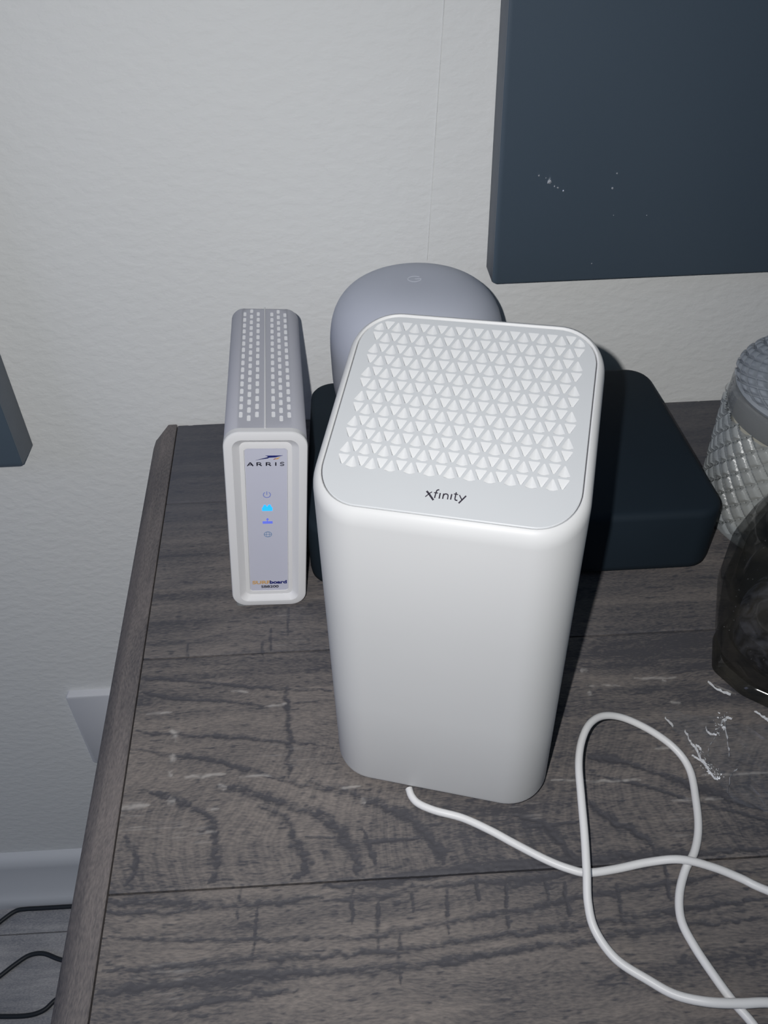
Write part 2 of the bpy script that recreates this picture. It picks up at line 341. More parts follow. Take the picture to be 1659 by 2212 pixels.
LIGHT= [[[[-12.06,-35.65],[-11.31,-35.69],[-10.64,-35.61]],0.3],[[[-8.98,-34.14],[-7.87,-34.16],[-6.86,-34.11]],0.2],[[[-7.09,-28.7],[-6.08,-28.81]],0.15],[[[-5.01,-29.86],[-4.24,-29.89],[-3.92,-29.8]],0.15],[[[-11.74,-30.02],[-10.34,-29.94]],0.15],[[[-6.13,-34.33],[-4.42,-34.32]],0.12],[[[-9.95,-31.11],[-9.79,-31.82]],0.4],[[[-9.86,-32.73],[-9.7,-33.1]],0.3],[[[-9.79,-33.8],[-9.59,-34.11]],0.35],[[[-7.21,-34.66],[-6.78,-34.91]],0.3],[[[-9.68,-35.45],[-9.26,-35.64]],0.3],[[[-7.64,-36.04],[-6.96,-36.05]],0.12],[[[-7.49,-37.28],[-7.01,-37.31]],0.12],[[[15.94,-29.37],[17.41,-29.4],[18.26,-29.4]],0.15],[[[17.51,-29.53],[17.64,-29.8]],0.25],[[[13.12,-29.69],[14.98,-29.79]],0.12],[[[12.96,-28.59],[13.44,-28.67]],0.25],[[[13.02,-30.1],[13.24,-30.32]],0.3],[[[20.01,-29.83],[20.69,-30.44],[21.24,-30.82]],0.1],[[[17.51,-31.08],[17.94,-31.23]],0.2],[[[9.91,-35.5],[11.91,-35.73],[14.37,-35.78]],0.12],[[[15.61,-37.07],[18.16,-37.08]],0.12],[[[15.59,-34.03],[17.01,-34.04]],0.1],[[[17.55,-35.75],[20.96,-35.82]],0.12],[[[-0.96,-35.32],[0.15,-35.27]],0.12],[[[0.14,-35.91],[0.3,-36.2]],0.3]]
def seg_field(X, Y, lst, wob):
    out = np.zeros_like(X)
    for pts, wd in lst:
        if len(pts) > 2: P = [tuple(q)[:2] for q in spline([(a, b, 0) for a, b in pts], 5)]
        else: P = pts
        P = np.array(P, float)
        x0, y0 = P.min(0)-3*wd-.5; x1, y1 = P.max(0)+3*wd+.5
        mk = (X > x0) & (X < x1) & (Y > y0) & (Y < y1)
        if not mk.any(): continue
        x = X[mk]+wob[0][mk]*min(.25, wd*.7); y = Y[mk]+wob[1][mk]*min(.25, wd*.7); d = np.full(x.shape, 1e9); tt = np.zeros(x.shape); n = len(P)-1
        for i in range(n):
            a, b = P[i], P[i+1]; e = b-a; L2 = max((e**2).sum(), 1e-9)
            t = np.clip(((x-a[0])*e[0]+(y-a[1])*e[1])/L2, 0, 1)
            q = np.hypot(x-a[0]-t*e[0], y-a[1]-t*e[1]); k = q < d; d[k] = q[k]; tt[k] = (i+t[k])/n
        env = np.clip(np.minimum(tt, 1-tt)*5+.25, 0, 1)
        val = np.clip(1.25-d/(wd*.5*env+.02), 0, 1)
        out[mk] = np.maximum(out[mk], val)
    return out
def vnoise(X, Y, sx, sy, seed):
    r = np.random.RandomState(seed); G = r.rand(256, 256)
    u = X/sx; v = Y/sy; i = np.floor(u).astype(int); j = np.floor(v).astype(int); a = u-i; b = v-j
    a = a*a*(3-2*a); b = b*b*(3-2*b)
    g = lambda p, q: G[p % 256, q % 256]
    return (g(i, j)*(1-a)+g(i+1, j)*a)*(1-b)+(g(i, j+1)*(1-a)+g(i+1, j+1)*a)*b
def plank(y0, y1, idx):
    """one top plank between y0 > y1; fine grid where the camera sees it, figure in the 'grain' attribute and a little real relief"""
    step = {0: .13, 1: .095, 2: .068, 3: .068}[idx]
    ys = np.linspace(y0-.05, y1+.05, max(8, int((y0-y1)/step)))
    vis = {0: 48, 1: 42, 2: 36, 3: 33}[idx]; u = np.concatenate([np.arange(0, vis, step), np.linspace(vis, 115, 14)]); nx, ny = len(u), len(ys)
    X0 = np.array([xs(y)+.05 for y in ys])[:, None]; X = X0+u[None, :]*np.ones((ny, 1)); Y = ys[:, None]*np.ones((1, nx))
    wob = (vnoise(X, Y, .5, .35, 11)-.5+.5*(vnoise(X, Y, .16, .14, 12)-.5), vnoise(X, Y, .5, .35, 13)-.5+.5*(vnoise(X, Y, .16, .14, 14)-.5))
    dark = seg_field(X, Y, DARK, wob); light = seg_field(X, Y, LIGHT, wob)
    spk = vnoise(X, Y, .22, .12, 15)
    dark = dark*(.45+.45*spk)*.85; light = light*np.clip(spk*1.8, 0, 1)*.7
    fig = np.zeros_like(X)
    # thin glossy scratches and short pores lying along the grain
    scr = vnoise(X, Y-.055*X*(idx == 3), 1.1, .075, 70+idx)*vnoise(X, Y, 4, 2.2, 75+idx)
    light = np.maximum(light, np.clip((scr-.66)*4, 0, 1)*.35)
    por = vnoise(X, Y-.055*X*(idx == 3), .55, .085, 80+idx)
    dark = np.maximum(dark, np.clip((por-.80)*6, 0, 1)*.55)
    if idx == 2:      # fine cathedral ripples, strongest toward the front half
        ph = (X*1.55+5.5*np.exp(-((Y+38)/5.5)**2)+1.6*vnoise(X, Y, 3.2, 2.4, 16)+.35*vnoise(X, Y, .5, .5, 21))
        k = np.clip((-Y-29.5)/5, 0, 1)
        fig = k*(.10*np.sin(ph*6.28*.9)+.10*np.sin(ph*6.28*2.6+Y*1.4)*(.3+vnoise(X, Y, 1.5, 1.5, 61)))
        fig += (1-k)*.55*(vnoise(X, Y, 5, .45, 17)-.5)
    else:
        fig = .5*(vnoise(X, Y+(-.10)*X*(idx == 3), 12, .8, 18+idx)-.5)+.3*(vnoise(X, Y-.1*X*(idx == 3), 6, .2, 30+idx)-.5)
    blot = vnoise(X, Y, 6, 3, 40+idx)-.5
    edge = np.clip(1-np.minimum(np.abs(Y-y0), np.abs(Y-y1))/.35, 0, 1)*(vnoise(X, Y, 2.5, 2.5, 44) > .35)*.5
    R = np.clip(.26+fig*.8+blot*.35+dark*.95+edge*.4, 0, 1)
    cool = {0: .55, 1: .12, 2: .0, 3: .0, 4: .0}[idx]+.25*np.clip(-(X+8)/7, 0, 1)*(Y > -20)  # cool plank tone, with a bluish lens veil painted in at the left
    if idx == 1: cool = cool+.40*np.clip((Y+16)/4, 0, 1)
    Z = DZ - .05*dark*(dark > .5) - .012*fig
    e2 = np.minimum(np.abs(Y-y0), np.abs(Y-y1)); Z = Z-.07*np.clip(1-e2/.16, 0, 1)**2
    V = np.stack([X, Y, Z], -1).reshape(-1, 3)*S
    ii = np.arange(nx*ny).reshape(ny, nx)
    F = np.stack([ii[1:, :-1], ii[1:, 1:], ii[:-1, 1:], ii[:-1, :-1]], -1).reshape(-1, 4)
    # skirt down the sides
    ring = np.concatenate([ii[0, :], ii[1:, -1], ii[-1, -2::-1], ii[-2:0:-1, 0]])
    base = len(V); low = V[ring].copy(); low[:, 2] = (DZ-2.6)*S; V = np.concatenate([V, low])
    n = len(ring); k = np.arange(n); SK = np.stack([ring[k], base+k, base+(k+1) % n, ring[(k+1) % n]], -1)[:, ::-1]
    SK = SK[:, ::-1] if True else SK
    F = np.concatenate([F, SK])
    me = bpy.data.meshes.new('plank'); me.vertices.add(len(V)); me.vertices.foreach_set('co', V.ravel())
    me.loops.add(len(F)*4); me.loops.foreach_set('vertex_index', F.ravel().astype(np.int32))
    me.polygons.add(len(F)); me.polygons.foreach_set('loop_start', np.arange(0, len(F)*4, 4, dtype=np.int32))
    me.polygons.foreach_set('loop_total', np.full(len(F), 4, np.int32))
    me.update(calc_edges=True)
    at = me.color_attributes.new('grain', 'FLOAT_COLOR', 'POINT')
    C = np.zeros((len(V), 4), np.float32); C[:, 3] = 1
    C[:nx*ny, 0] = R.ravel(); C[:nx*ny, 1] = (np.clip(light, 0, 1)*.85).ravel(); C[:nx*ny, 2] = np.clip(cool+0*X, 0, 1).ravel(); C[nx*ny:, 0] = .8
    at.data.foreach_set('color', C.ravel())
    finish(me, M['wood'], 50)
    link('plank', me, dr)
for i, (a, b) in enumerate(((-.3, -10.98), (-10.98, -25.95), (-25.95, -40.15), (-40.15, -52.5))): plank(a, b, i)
# end board: flat inner half, rounded-over outer edge, clipped back corner
rings = []
for k in range(45):
    y = -.25 - 52.3*k/44
    wd = 1.98 - .12*k/44
    cut = .75*max(0, 1-(-y-.25)/1.8)**2
    x1 = xs(y)-.04; x0 = x1-wd+cut
    pr = [(x1, 0), (x1, .0), (x1-.06, .05), (x1-wd*.5+cut*.5, .05), (x1-wd*.56+cut*.5, .02), (x0+.30, -.50), (x0+.12, -.68), (x0+.02, -.95), (x0, -1.3), (x0+.05, -2.0), (x0+.35, -2.6), (x1, -2.6)]
    rings.append([(a, y, DZ+c) for a, c in pr[1:]])
v, f = loft(rings); link('end_board', mesh('end_board', v, f, M['wood_end'], 35), dr)
v, f = box(-12.6, 98, -51, -.8, DZ-6, DZ-2.6, .2); link('top_rail', mesh('top_rail', v, f, M['wood_body'], 40), dr)
v, f = box(-12.2, 97.6, -50, -1, 9, DZ-6, .2); link('carcass', mesh('carcass', v, f, M['wood_body'], 40), dr)
for i in range(3):
    for j in range(3):
        x0 = -10.5+i*36; z0 = 11+j*19.6
        v, f = box(x0, x0+34, -51.8, -50, z0, z0+18.2, .4)
        d_ = link('drawer', mesh('drawer', v, f, M['wood_body'], 40), dr)
        v, f = tube([(x0+11, -51.8, z0+9), (x0+11.4, -53.6, z0+9), (x0+17, -54.2, z0+9), (x0+22.6, -53.6, z0+9), (x0+23, -51.8, z0+9)], .45, 10, 4)
        link('handle', mesh('handle', v, f, M['knob'], 60), d_)
for x0 in (-12, 92):
    for y0 in (-50, -6.5):
        v, f = box(x0, x0+5.5, y0, y0+5.5, 0, 9, .3); link('leg', mesh('leg', v, f, M['wood_body'], 40), dr)

# ---------------------------------------------------------------- wall canvases
def canvas(x0, x1, z0, z1, label, specks):
    t = thing('wall_canvas', label, 'canvas art', ((x0+x1)/2, 0, z0), group=None)
    W = (x1-x0)/2; H = z1-z0
    v, f = box(-W, W, -2.86, -.02, 0, H, .12, 2); link('wrapped_edge', mesh('wrapped_edge', v, f, M['canvas_side'], 40), t)
    v, f = loft([[(a, y, b+H/2) for a, b in rrect(2*W-k, H-k, .3, 3)] for k, y in ((.02, -2.86), (.02, -2.96), (.16, -3.02))])
    pf = link('painted_face', mesh('painted_face', v, f, M['canvas'], 40), t)
    if specks:
        rr = random.Random(3); P = []
        for x, z, r in specks:
            c = Vector((x-(x0+x1)/2, -3.03, z-z0)); n = rr.randint(5, 6)
            ring = [c+Vector((math.cos(6.283*k/n)*r*(.6+.6*rr.random()), 0, math.sin(6.283*k/n)*r*(.6+.6*rr.random()))) for k in range(n)]
            top = c+Vector((r*.2, -r*.9, r*.5))
            P.append(([tuple(q) for q in ring]+[tuple(top)], [(k, (k+1) % n, n) for k in range(n)]+[tuple(range(n))]))
        v, f = merge(P); o = link('glint_flecks', mesh('glint_flecks', v, f, M['speck'], None), pf); o['kind'] = 'stuff'  # flecks added and tilted to stand for flash glints on the face
    return t
canvas(11.0, 78, 12.45, 82, 'large dark slate canvas on the wall above the white gateway', [(14.47, 19.48, .17), (13.71, 19.93, .06), (14.84, 19.19, .06), (15.07, 19.09, .07), (15.47, 18.86, .06), (18.8, 18.91, .09), (18.97, 19.87, .07), (19.15, 17.06, .04), (21.48, 16.96, .04), (18.09, 13.67, .05), (14.2, 19.75, .04)])
canvas(-94, -26.9, -1.5, 68, 'dark slate canvas whose lower right corner shows at the left edge of the photo', None)

# ---------------------------------------------------------------- black set-top box
t = thing('set_top_box', 'wide flat matte black box with rounded corners behind the white gateway', 'set-top box', (10.38, -11.95, 0))
BW, BD = 26.15, 18.1
v, f = loft([[(a, b, z) for a, b in rrect(BW-2*k, BD-2*k, max(1.8-k, .2))] for k, z in ((.35, .25), (.05, .5), (0, .9), (0, 4.55), (.06, 4.78), (.22, 4.95), (.5, 5.0))])
link('case', mesh('case', v, f, M['black_box'], 50), t)
v, f = loft([[(a, b, z) for a, b in rrect(BW-2, BD-2, 1.2, 4)] for z in (0, .3)]); link('base_foot', mesh('base_foot', v, f, M['black_cord'], 40), t)
v, f = box(12.72, 12.86, -7.6, -6.95, 4.45, 4.7, .02, 1); o = link('status_light', mesh('status_light', v, f, mat('blue_indicator', (.05, .12, .4, 1), .3, emit=((.06, .16, .6, 1), .35)), None), t); o['label'] = 'small blue status light'

# ---------------------------------------------------------------- round router on the box
t = thing('round_router', 'pale grey rounded router standing on the black box', 'router', (5.0, -9.5, 5.0))
e_ = 3.2; HH = 10.9; DD = 5.75; prof = []
for i in range(49):
    a = math.pi*i/48; zz = -math.cos(a); zz = math.copysign(abs(zz)**.72, zz)
    r = DD*(1-abs(zz)**e_)**(1/e_) if abs(zz) < 1 else .02
    z = HH/2+HH/2*zz
    if z > .12: prof.append((max(r, .02), z))
prof = [(prof[0][0]*.93, .02)]+prof
v, f = lathe(prof, 72); link('shell', mesh('shell', v, f, M['nest'], 60), t)
def top_z(x, y):
    r = math.hypot(x, y)/DD; return HH/2+HH/2*(1-r**e_)**(1/e_)
cs = (-.1, 0.0)
arc = [(.42*math.cos(math.radians(a)), .42*math.sin(math.radians(a))) for a in range(40, 352, 12)]+[(.42, 0), (.02, 0)]
v, f = stroke(arc, .055, lambda a, b, h: (a+cs[0], b+cs[1], top_z(a, b)+h-.004), .012)
o = link('logo', mesh('logo', v, f, M['nest_logo'], None), t); o['label'] = 'faint embossed G mark'

# ---------------------------------------------------------------- cable modem
AW, AH, AD = 4.55, 12.95, 15.69
t = thing('cable_modem', 'slim upright grey and white modem with a blue light, left of the white gateway', 'modem', (-5.264, -22.309, .3), (0, .0957, .0667))
zc = AH/2
# shell with a slotted flat top
R0 = .82; flat = AW/2-.03-R0-.001
path = [(a, b+zc) for a, b in rrect(AW-.06, AH-.06, R0, 9)]
path = [q for q in path if not (abs(q[0]) < flat and q[1] > zc)]
i0 = max(range(len(path)), key=lambda i: math.dist(path[i], path[i-1]) if path[i][1] > zc+4 and path[i-1][1] > zc+4 else 0); path = path[i0:]+path[:i0]
n = len(path)
ysec = [.42, .5, AD-.5, AD-.3, AD-.1, AD]; ins = [0.05, 0, 0, .05, .18, .42]
rings = []
for y, k in zip(ysec, ins):
    rings.append([((a*(1-k/(AW/2))), y, zc+(b-zc)*(1-k/(AH/2))) for a, b in path])
v, f = loft(rings, False, False, closed=False); f.append(tuple((len(rings)-1)*n+j for j in range(n)))
slots = []
for cx_, ya, yb, cnt in ((-1.33, 14.41, 1.85, 16), (-.89, 14.9, 1.5, 17), (-.45, 14.46, 1.88, 16), (.445, 14.44, 1.88, 16), (.87, 14.85, 1.46, 17), (1.31, 14.35, 1.82, 16)):
    for i in range(cnt): slots.append((cx_, ya+(yb-ya)*i/(cnt-1)))
SW, SL = .10, .29
holes = [rpoly([(cx_-SW, cy_-SL), (cx_+SW, cy_-SL), (cx_+SW, cy_+SL), (cx_-SW, cy_+SL)], .05, 1) for cx_, cy_ in slots]
fe = path[0][0], path[-1][0]; X0, X1 = min(fe), max(fe); zt = path[0][1]
tv, tf = holed([(X0, .5), (X1, .5), (X1, AD-.5), (X0, AD-.5)], [h for h in holes])
top = ([(a, b, zt) for a, b in tv], [q if True else q for q in tf])
cap = ([(X0, AD-.5, zt), (X1, AD-.5, zt), (X1*.95, AD-.2, zt-.1), (X0*.95, AD-.2, zt-.1), (X1*.85, AD, zt-.42), (X0*.85, AD, zt-.42)], [(0, 1, 2, 3), (3, 2, 4, 5)])
wallp = []
for h in holes:
    k = len(h); wallp.append(([(a, b, zt) for a, b in h]+[(a, b, zt-.03) for a, b in h], [(i, (i+1) % k, k+(i+1) % k, k+i) for i in range(k)]))
v, f = merge([(v, f), top, cap]+wallp); sh = link('shell', mesh('shell', v, f, M['shell'], 40), t)
v, f = merge([([(a, b, zt-.02) for a, b in rpoly([(c-.12, d-.31), (c+.12, d-.31), (c+.12, d+.31), (c-.12, d+.31)], .04, 1)], [tuple(range(8))]) for c, d in slots])
o = link('slot_lining', mesh('slot_lining', v, f, M['slot'], None, fix=False), t); o['kind'] = 'stuff'; o['label'] = 'white lining showing in the vent slots'
v, f = box(-.055, .03, .45, AD-.25, zt-.02, zt+.05, .015, 1); link('centre_seam', mesh('centre_seam', v, f, M['bezel'], 40), t)
v, f = loft([[(a, y, b+zc) for a, b in rrect(AW-.02*k, AH-.02*k, .95, 10)] for k, y in ((6, .34), (1, .345), (1, .45), (6, .46))], False, False); link('trim_ring', mesh('trim_ring', v, f, M['slot'], 40), t)
# front bezel: rim, sloping channel, ridge, panel seat
def rr4(l, r_, b_, tt, R): return [(a+(r_+l)/2, c+(tt+b_)/2) for a, c in rrect(r_-l, tt-b_, R, 10)]
h = AW/2
RG = [(rr4(-h, h, 0, AH, .95), .47), (rr4(-h, h, 0, AH, .95), .10), (rr4(-h+.04, h-.04, .04, AH-.04, .92), .03), (rr4(-h+.12, h-.12, .12, AH-.12, .86), 0),
      (rr4(-1.80, 1.80, .42, 12.47, .55), 0), (rr4(-1.74, 1.74, .50, 12.42, .5), .05), (rr4(-1.42, 1.42, .66, 12.1, .35), .38), (rr4(-1.36, 1.36, .72, 12.03, .3), .36),
      (rr4(-1.19, 1.19, .93, 11.70, .2), .36), (rr4(-1.16, 1.16, .96, 11.66, .18), .42)]
v, f = loft([[(a, y, c) for a, c in ring] for ring, y in RG], True, True)
link('front_bezel', mesh('front_bezel', v, f, M['bezel'], 28), t)
pn = rr4(-1.15, 1.15, .97, 11.65, .17)
v, f = loft([[(a, y, c) for a, c in pn] for y in (.42, .385)]); pnl = link('label_panel', mesh('label_panel', v, f, M['panel'], 30), t)
PY = .385
F3 = lambda a, b, hh: (a, PY-hh, b)
# wordmark
AR = []; ah_ = .235; w1 = .055
def letter(ch, x0, wd, z0):
    T = lambda pts: [(x0+a*wd, z0+b*ah_) for a, b in pts]
    if ch == 'A': return [(T([(0, 0), (.5, 1)]), w1), (T([(.5, 1), (1, 0)]), w1*1.3), (T([(.2, .32), (.8, .32)]), w1*.7)]
    if ch == 'R': return [(T([(.08, 0), (.08, 1)]), w1*1.3), (T([(.08, .94), (.55, .94), (.8, .86), (.85, .7), (.78, .55), (.5, .47), (.08, .47)]), w1*.75), (T([(.5, .47), (.98, 0)]), w1*1.2)]
    if ch == 'I': return [(T([(.5, 0), (.5, 1)]), w1*1.3)]
    if ch == 'S': return [(T([(.95, .84), (.75, .96), (.35, .96), (.1, .82), (.12, .62), (.4, .52), (.7, .45), (.9, .3), (.82, .1), (.55, .03), (.25, .03), (.03, .15)]), w1*.8)]
P = []
for ch, xc, wd in (('A', -.87, .31), ('R', -.38, .27), ('R', .13, .27), ('I', .53, .12), ('S', .88, .24)):
    for pts, ww in letter(ch, xc-wd/2, wd, 10.52): P.append(stroke(pts, ww, F3))
v, f = merge(P); o = link('wordmark', mesh('wordmark', v, f, M['black_print'], None, fix=False), pnl); o['label'] = 'dark printed word ARRIS'
v, f = poly([(-.57, 10.905), (.14, 11.03), (.12, 11.11), (.07, 11.165), (-.04, 11.205), (.935, 11.21), (.51, 11.09), (.14, 11.065)][::1], F3); o = link('swoosh', mesh('swoosh', v, f, M['navy'], None, fix=False), pnl); o['label'] = 'navy arrow-like swoosh'
v, f = merge([poly([(.50, 10.985), (.60, 11.055), (.785, 11.108), (.67, 10.975), (.55, 10.95)], F3)]); o = link('swoosh_accent', mesh('swoosh_accent', v, f, M['orange'], None, fix=False), pnl); o['label'] = 'orange swoosh accent'
v, f = poly([(.385, 10.92), (.44, 10.988), (.56, 11.03), (.50, 10.96)], F3); o = link('swoosh_accent', mesh('swoosh_accent', v, f, mat('red_print', (.35, .08, .08, 1), .4), None, fix=False), pnl); o['label'] = 'red swoosh accent'
# icons
z0 = 8.50; P = [stroke([(.2*math.sin(math.radians(a)), z0+.2*math.cos(math.radians(a))) for a in range(32, 330, 14)], .045, F3), stroke([(0, z0+.24), (0, z0)], .045, F3)]
v, f = merge(P); o = link('power_icon', mesh('power_icon', v, f, M['icon'], None, fix=False), pnl); o['label'] = 'pale blue power symbol'
z0 = 7.53
v, f = merge([poly([(-.29, z0-.2), (.29, z0-.2), (.30, z0+.02), (.22, z0+.1), (-.22, z0+.1), (-.30, z0+.02)], F3), poly([(-.22, z0+.08), (0, z0+.04), (-.04, z0+.16), (-.12, z0+.25), (-.21, z0+.2)], F3), poly([(.22, z0+.08), (.21, z0+.22), (.1, z0+.26), (.03, z0+.16), (0, z0+.04)], F3)])
o = link('downstream_light', mesh('downstream_light', v, f, M['led'], None, fix=False), pnl); o['label'] = 'glowing blue indicator light'
z0 = 6.52
v, f = merge([poly([(-.29, z0-.15), (.29, z0-.15), (.29, z0+.03), (.12, z0+.03), (0, z0-.05), (-.12, z0+.03), (-.29, z0+.03)][:4]+[(-.12, z0+.03), (-.29, z0+.03)], F3), stroke([(-.02, z0+.03), (0, z0+.24)], .06, F3), stroke([(-.07, z0+.15), (0, z0+.24), (.07, z0+.15)], .045, F3)])
o = link('upstream_light', mesh('upstream_light', v, f, M['icon_lit'], None, fix=False), pnl); o['label'] = 'dim blue indicator light'
z0 = 5.55; ci = lambda rx, rz: [(rx*math.cos(math.radians(a)), z0+rz*math.sin(math.radians(a))) for a in range(0, 361, 20)]
v, f = merge([stroke(ci(.22, .2), .04, F3), stroke(ci(.09, .2), .03, F3), stroke([(-.22, z0), (.22, z0)], .03, F3)])
o = link('globe_icon', mesh('globe_icon', v, f, M['icon_teal'], None, fix=False), pnl); o['label'] = 'pale globe symbol'
text3('SURF', .36, 1.36, (-1.03, PY, 1.53), pnl, M['orange'], 'product_word', .014)['label'] = 'orange printed word SURF'
text3('board', .36, 1.24, (.03, PY, 1.53), pnl, M['navy'], 'product_word', .016)['label'] = 'navy printed word board'
text3('SB8200', .28, 1.28, (-.50, PY, 1.19), pnl, M['black_print'], 'model_code', .006)['label'] = 'dark printed code SB8200'
for sx in (-1.6, 1.6):
    zl = -.3/math.cos(.0957)+ (sx*.0961)
    for yy in (.9, 13.5):
        v, f = loft([[(sx+a*k, yy+b*k, z) for a, b in rrect(1.1, 1.0, .3, 4)] for k, z in ((.9, zl+.04), (1, .02))])
        link('clear_foot', mesh('clear_foot', v, f, M['foot'], 40), t)

# ---------------------------------------------------------------- white gateway tower
LOGO=[([[-0.719,-3.543],[-0.603,-3.658],[-0.402,-3.876]],0.09),([[-0.518,-3.551],[-0.618,-3.651],[-0.725,-3.781]],0.045),([[-0.375,-3.786],[-0.359,-3.553],[-0.336,-3.462],[-0.263,-3.429]],0.06),([[-0.434,-3.574],[-0.284,-3.571]],0.045),([[-0.199,-3.56],[-0.201,-3.785]],0.065),([[-0.066,-3.565],[-0.071,-3.779]],0.065),([[-0.069,-3.644],[-0.019,-3.576],[0.054,-3.572],[0.105,-3.62],[0.113,-3.777]],0.055),([[0.234,-3.545],[0.227,-3.77]],0.065),([[0.388,-3.452],[0.382,-3.712],[0.417,-3.765],[0.484,-3.773]],0.06),([[0.309,-3.526],[0.473,-3.533]],0.045),([[0.522,-3.544],[0.646,-3.733]],0.05),([[0.771,-3.545],[0.646,-3.733],[0.549,-3.875]],0.07)]
TW, TD, TH, TR, TS, TI = 10.708, 9.742, 19.78, 2.06, .3789, .364
t = thing('gateway_router', 'tall white rounded-square gateway tower with a patterned sloping top', 'router', (5.126, -31.483, 0), (0, 0, -.27915))
pl = lambda x, y: TH+TS*y
rings = []
for k, z in ((.55, .47), (.22, .50), (.06, .62), (0, .85)):
    rings.append([(a, b, z) for a, b in rrect(TW-2*k, TD-2*k, TR-k, 14)])
for q in (.33, .66): rings.append([(a, b, .85+(pl(a, b)-.62-.85)*q) for a, b in rrect(TW, TD, TR, 14)])
for k, dz in ((0, -.62), (.02, -.42), (.07, -.24), (.16, -.09), (.26, -.02), (.31, 0), (TI-.03, -.012), (TI, -.05), (TI, -.5)):
    rings.append([(a, b, pl(a, b)+dz) for a, b in rrect(TW-2*k, TD-2*k, TR-k, 14)])
v, f = loft(rings, True, True); link('body', mesh('body', v, f, M['white'], 35), t)
v, f = loft([[(a, b, z) for a, b in rrect(TW-1.5, TD-1.5, TR-.7, 8)] for z in (0, .50)]); link('base_foot', mesh('base_foot', v, f, M['groove'], 40), t)
g0, g1 = TI+.0, TI+.075
v, f = loft([[(a, b, pl(a, b)+dz) for a, b in rrect(TW-2*k, TD-2*k, TR-k, 14)] for k, dz in ((TI-.02, -.14), (g1, -.14))], False, False)
link('groove', mesh('groove', v, f, M['groove'], 40), t)
PW = TW-2*(TI+.065); PD = TD-2*(TI+.065); PR = TR-TI-.065
outer = rrect(PW, PD, PR, 14); ho = holes = []
p_ = .767; hv = 7.16/12; vt = 4.22; ck = hv/(p_*.866)
gx0, gx1, gy1, gy0 = -4.66, 4.66, vt+.05, vt-12*hv-.06
clipR = [(a+(gx0+gx1)/2, b+(gy0+gy1)/2) for a, b in rrect(gx1-gx0, gy1-gy0, .01, 1)]
# region rounded only at its two back corners
CR = 1.15
clipR = [(gx0, gy0), (gx1, gy0)]+[(gx1-CR+CR*math.cos(math.radians(a)), gy1-CR+CR*math.sin(math.radians(a))) for a in range(0, 91, 10)]+[(gx0+CR-CR*math.sin(math.radians(a)), gy1-CR+CR*math.cos(math.radians(a))) for a in range(0, 91, 10)]
gap = .052
dim = []
for s in range(12):
    yt = vt-s*hv; yb = yt-hv
    for kind in ('up', 'down'):
        half = (kind == 'down') == (s % 2 == 1)
        for j in range(12 if half else 11):
            uc = (j-5.5)*p_ if half else (j-5)*p_
            if kind == 'up': T = [(uc-.32*p_, yb+.10*hv), (uc, yb+.03*hv), (uc+.32*p_, yb+.10*hv), (uc+.03*p_, yb+.84*hv), (uc-.03*p_, yb+.84*hv)]
            else: T = [(uc-.315*p_, yt-.09*hv), (uc-.215*p_, yt-.40*hv), (uc-.06*p_, yb+.20*hv), (uc+.06*p_, yb+.20*hv), (uc+.215*p_, yt-.40*hv), (uc+.315*p_, yt-.09*hv)]
            cx_ = uc; cy_ = (yb+yt)/2
            C_ = clip(T, clipR); full = C_ and area(C_) > .995*area(T)
            if not C_ or area(C_) < .11*area(T): continue
            if s == 11 and kind == 'up' and abs(uc) > 4.3: continue
            P_ = rpoly(T if full else C_, .06, 2)
            if not full and area(P_) < .02: continue
            deep = (cx_, (yb+.20*hv if kind == 'up' else yb+.29*hv))
            if not full:
                mx_ = sum(q[0] for q in P_)/len(P_); deep = (mx_, min(q[1] for q in P_)+.2*(max(q[1] for q in P_)-min(q[1] for q in P_)))
            dim.append((kind if full else None, (cx_, cy_), P_, deep))
pv, pf_ = holed(outer, [d[2] for d in dim])
top = ([(a, b, pl(a, b)-.03) for a, b in pv], pf_)
nO = len(outer)
skirt = loft([[(a, b, pl(a, b)-.03) for a, b in outer], [(a, b, pl(a, b)-.055) for a, b in rrect(PW+.05, PD+.05, PR+.02, 14)], [(a, b, pl(a, b)-.3) for a, b in rrect(PW+.05, PD+.05, PR+.02, 14)]], False, False)
v, f = merge([top, skirt]); tp = link('top_plate', mesh('top_plate', v, f, M['plate'], 30), t)
DEP = .12
shared = {}
def dmesh(P_, deep, o):
    n_ = len(P_); v = [(a-o[0], b-o[1], (a*0+TS*(b-o[1]))-.03) for a, b in P_]+[(deep[0]-o[0], deep[1]-o[1], TS*(deep[1]-o[1])-.03-DEP)]
    # a small flat floor between the facets keeps the pocket soft
    return mesh('vent_dimple', v, [(i, (i+1) % n_, n_) for i in range(n_)], M['dimple'], 25)
for kind, o_, P_, deep in dim:
    if kind and kind in shared: me = shared[kind]
    else:
        me = dmesh(P_, deep, o_)
        if kind: shared[kind] = me
    link('vent_dimple', me, tp, (o_[0], o_[1], pl(0, o_[1])))
print('dimples', len(dim))
T3 = lambda a, b, hh: (a, b, pl(a, b)-.03+hh)
P = []
for pts, ww in LOGO:
    if len(pts) > 2: pts = [tuple(q)[:2] for q in spline([(a, b, 0) for a, b in pts], 4)]
    P.append(stroke(pts, ww*.78, T3, .008))
v, f = merge(P); o = link('wordmark', mesh('wordmark', v, f, M['logo'], None, fix=False), tp); o['label'] = 'dark printed word xfinity'

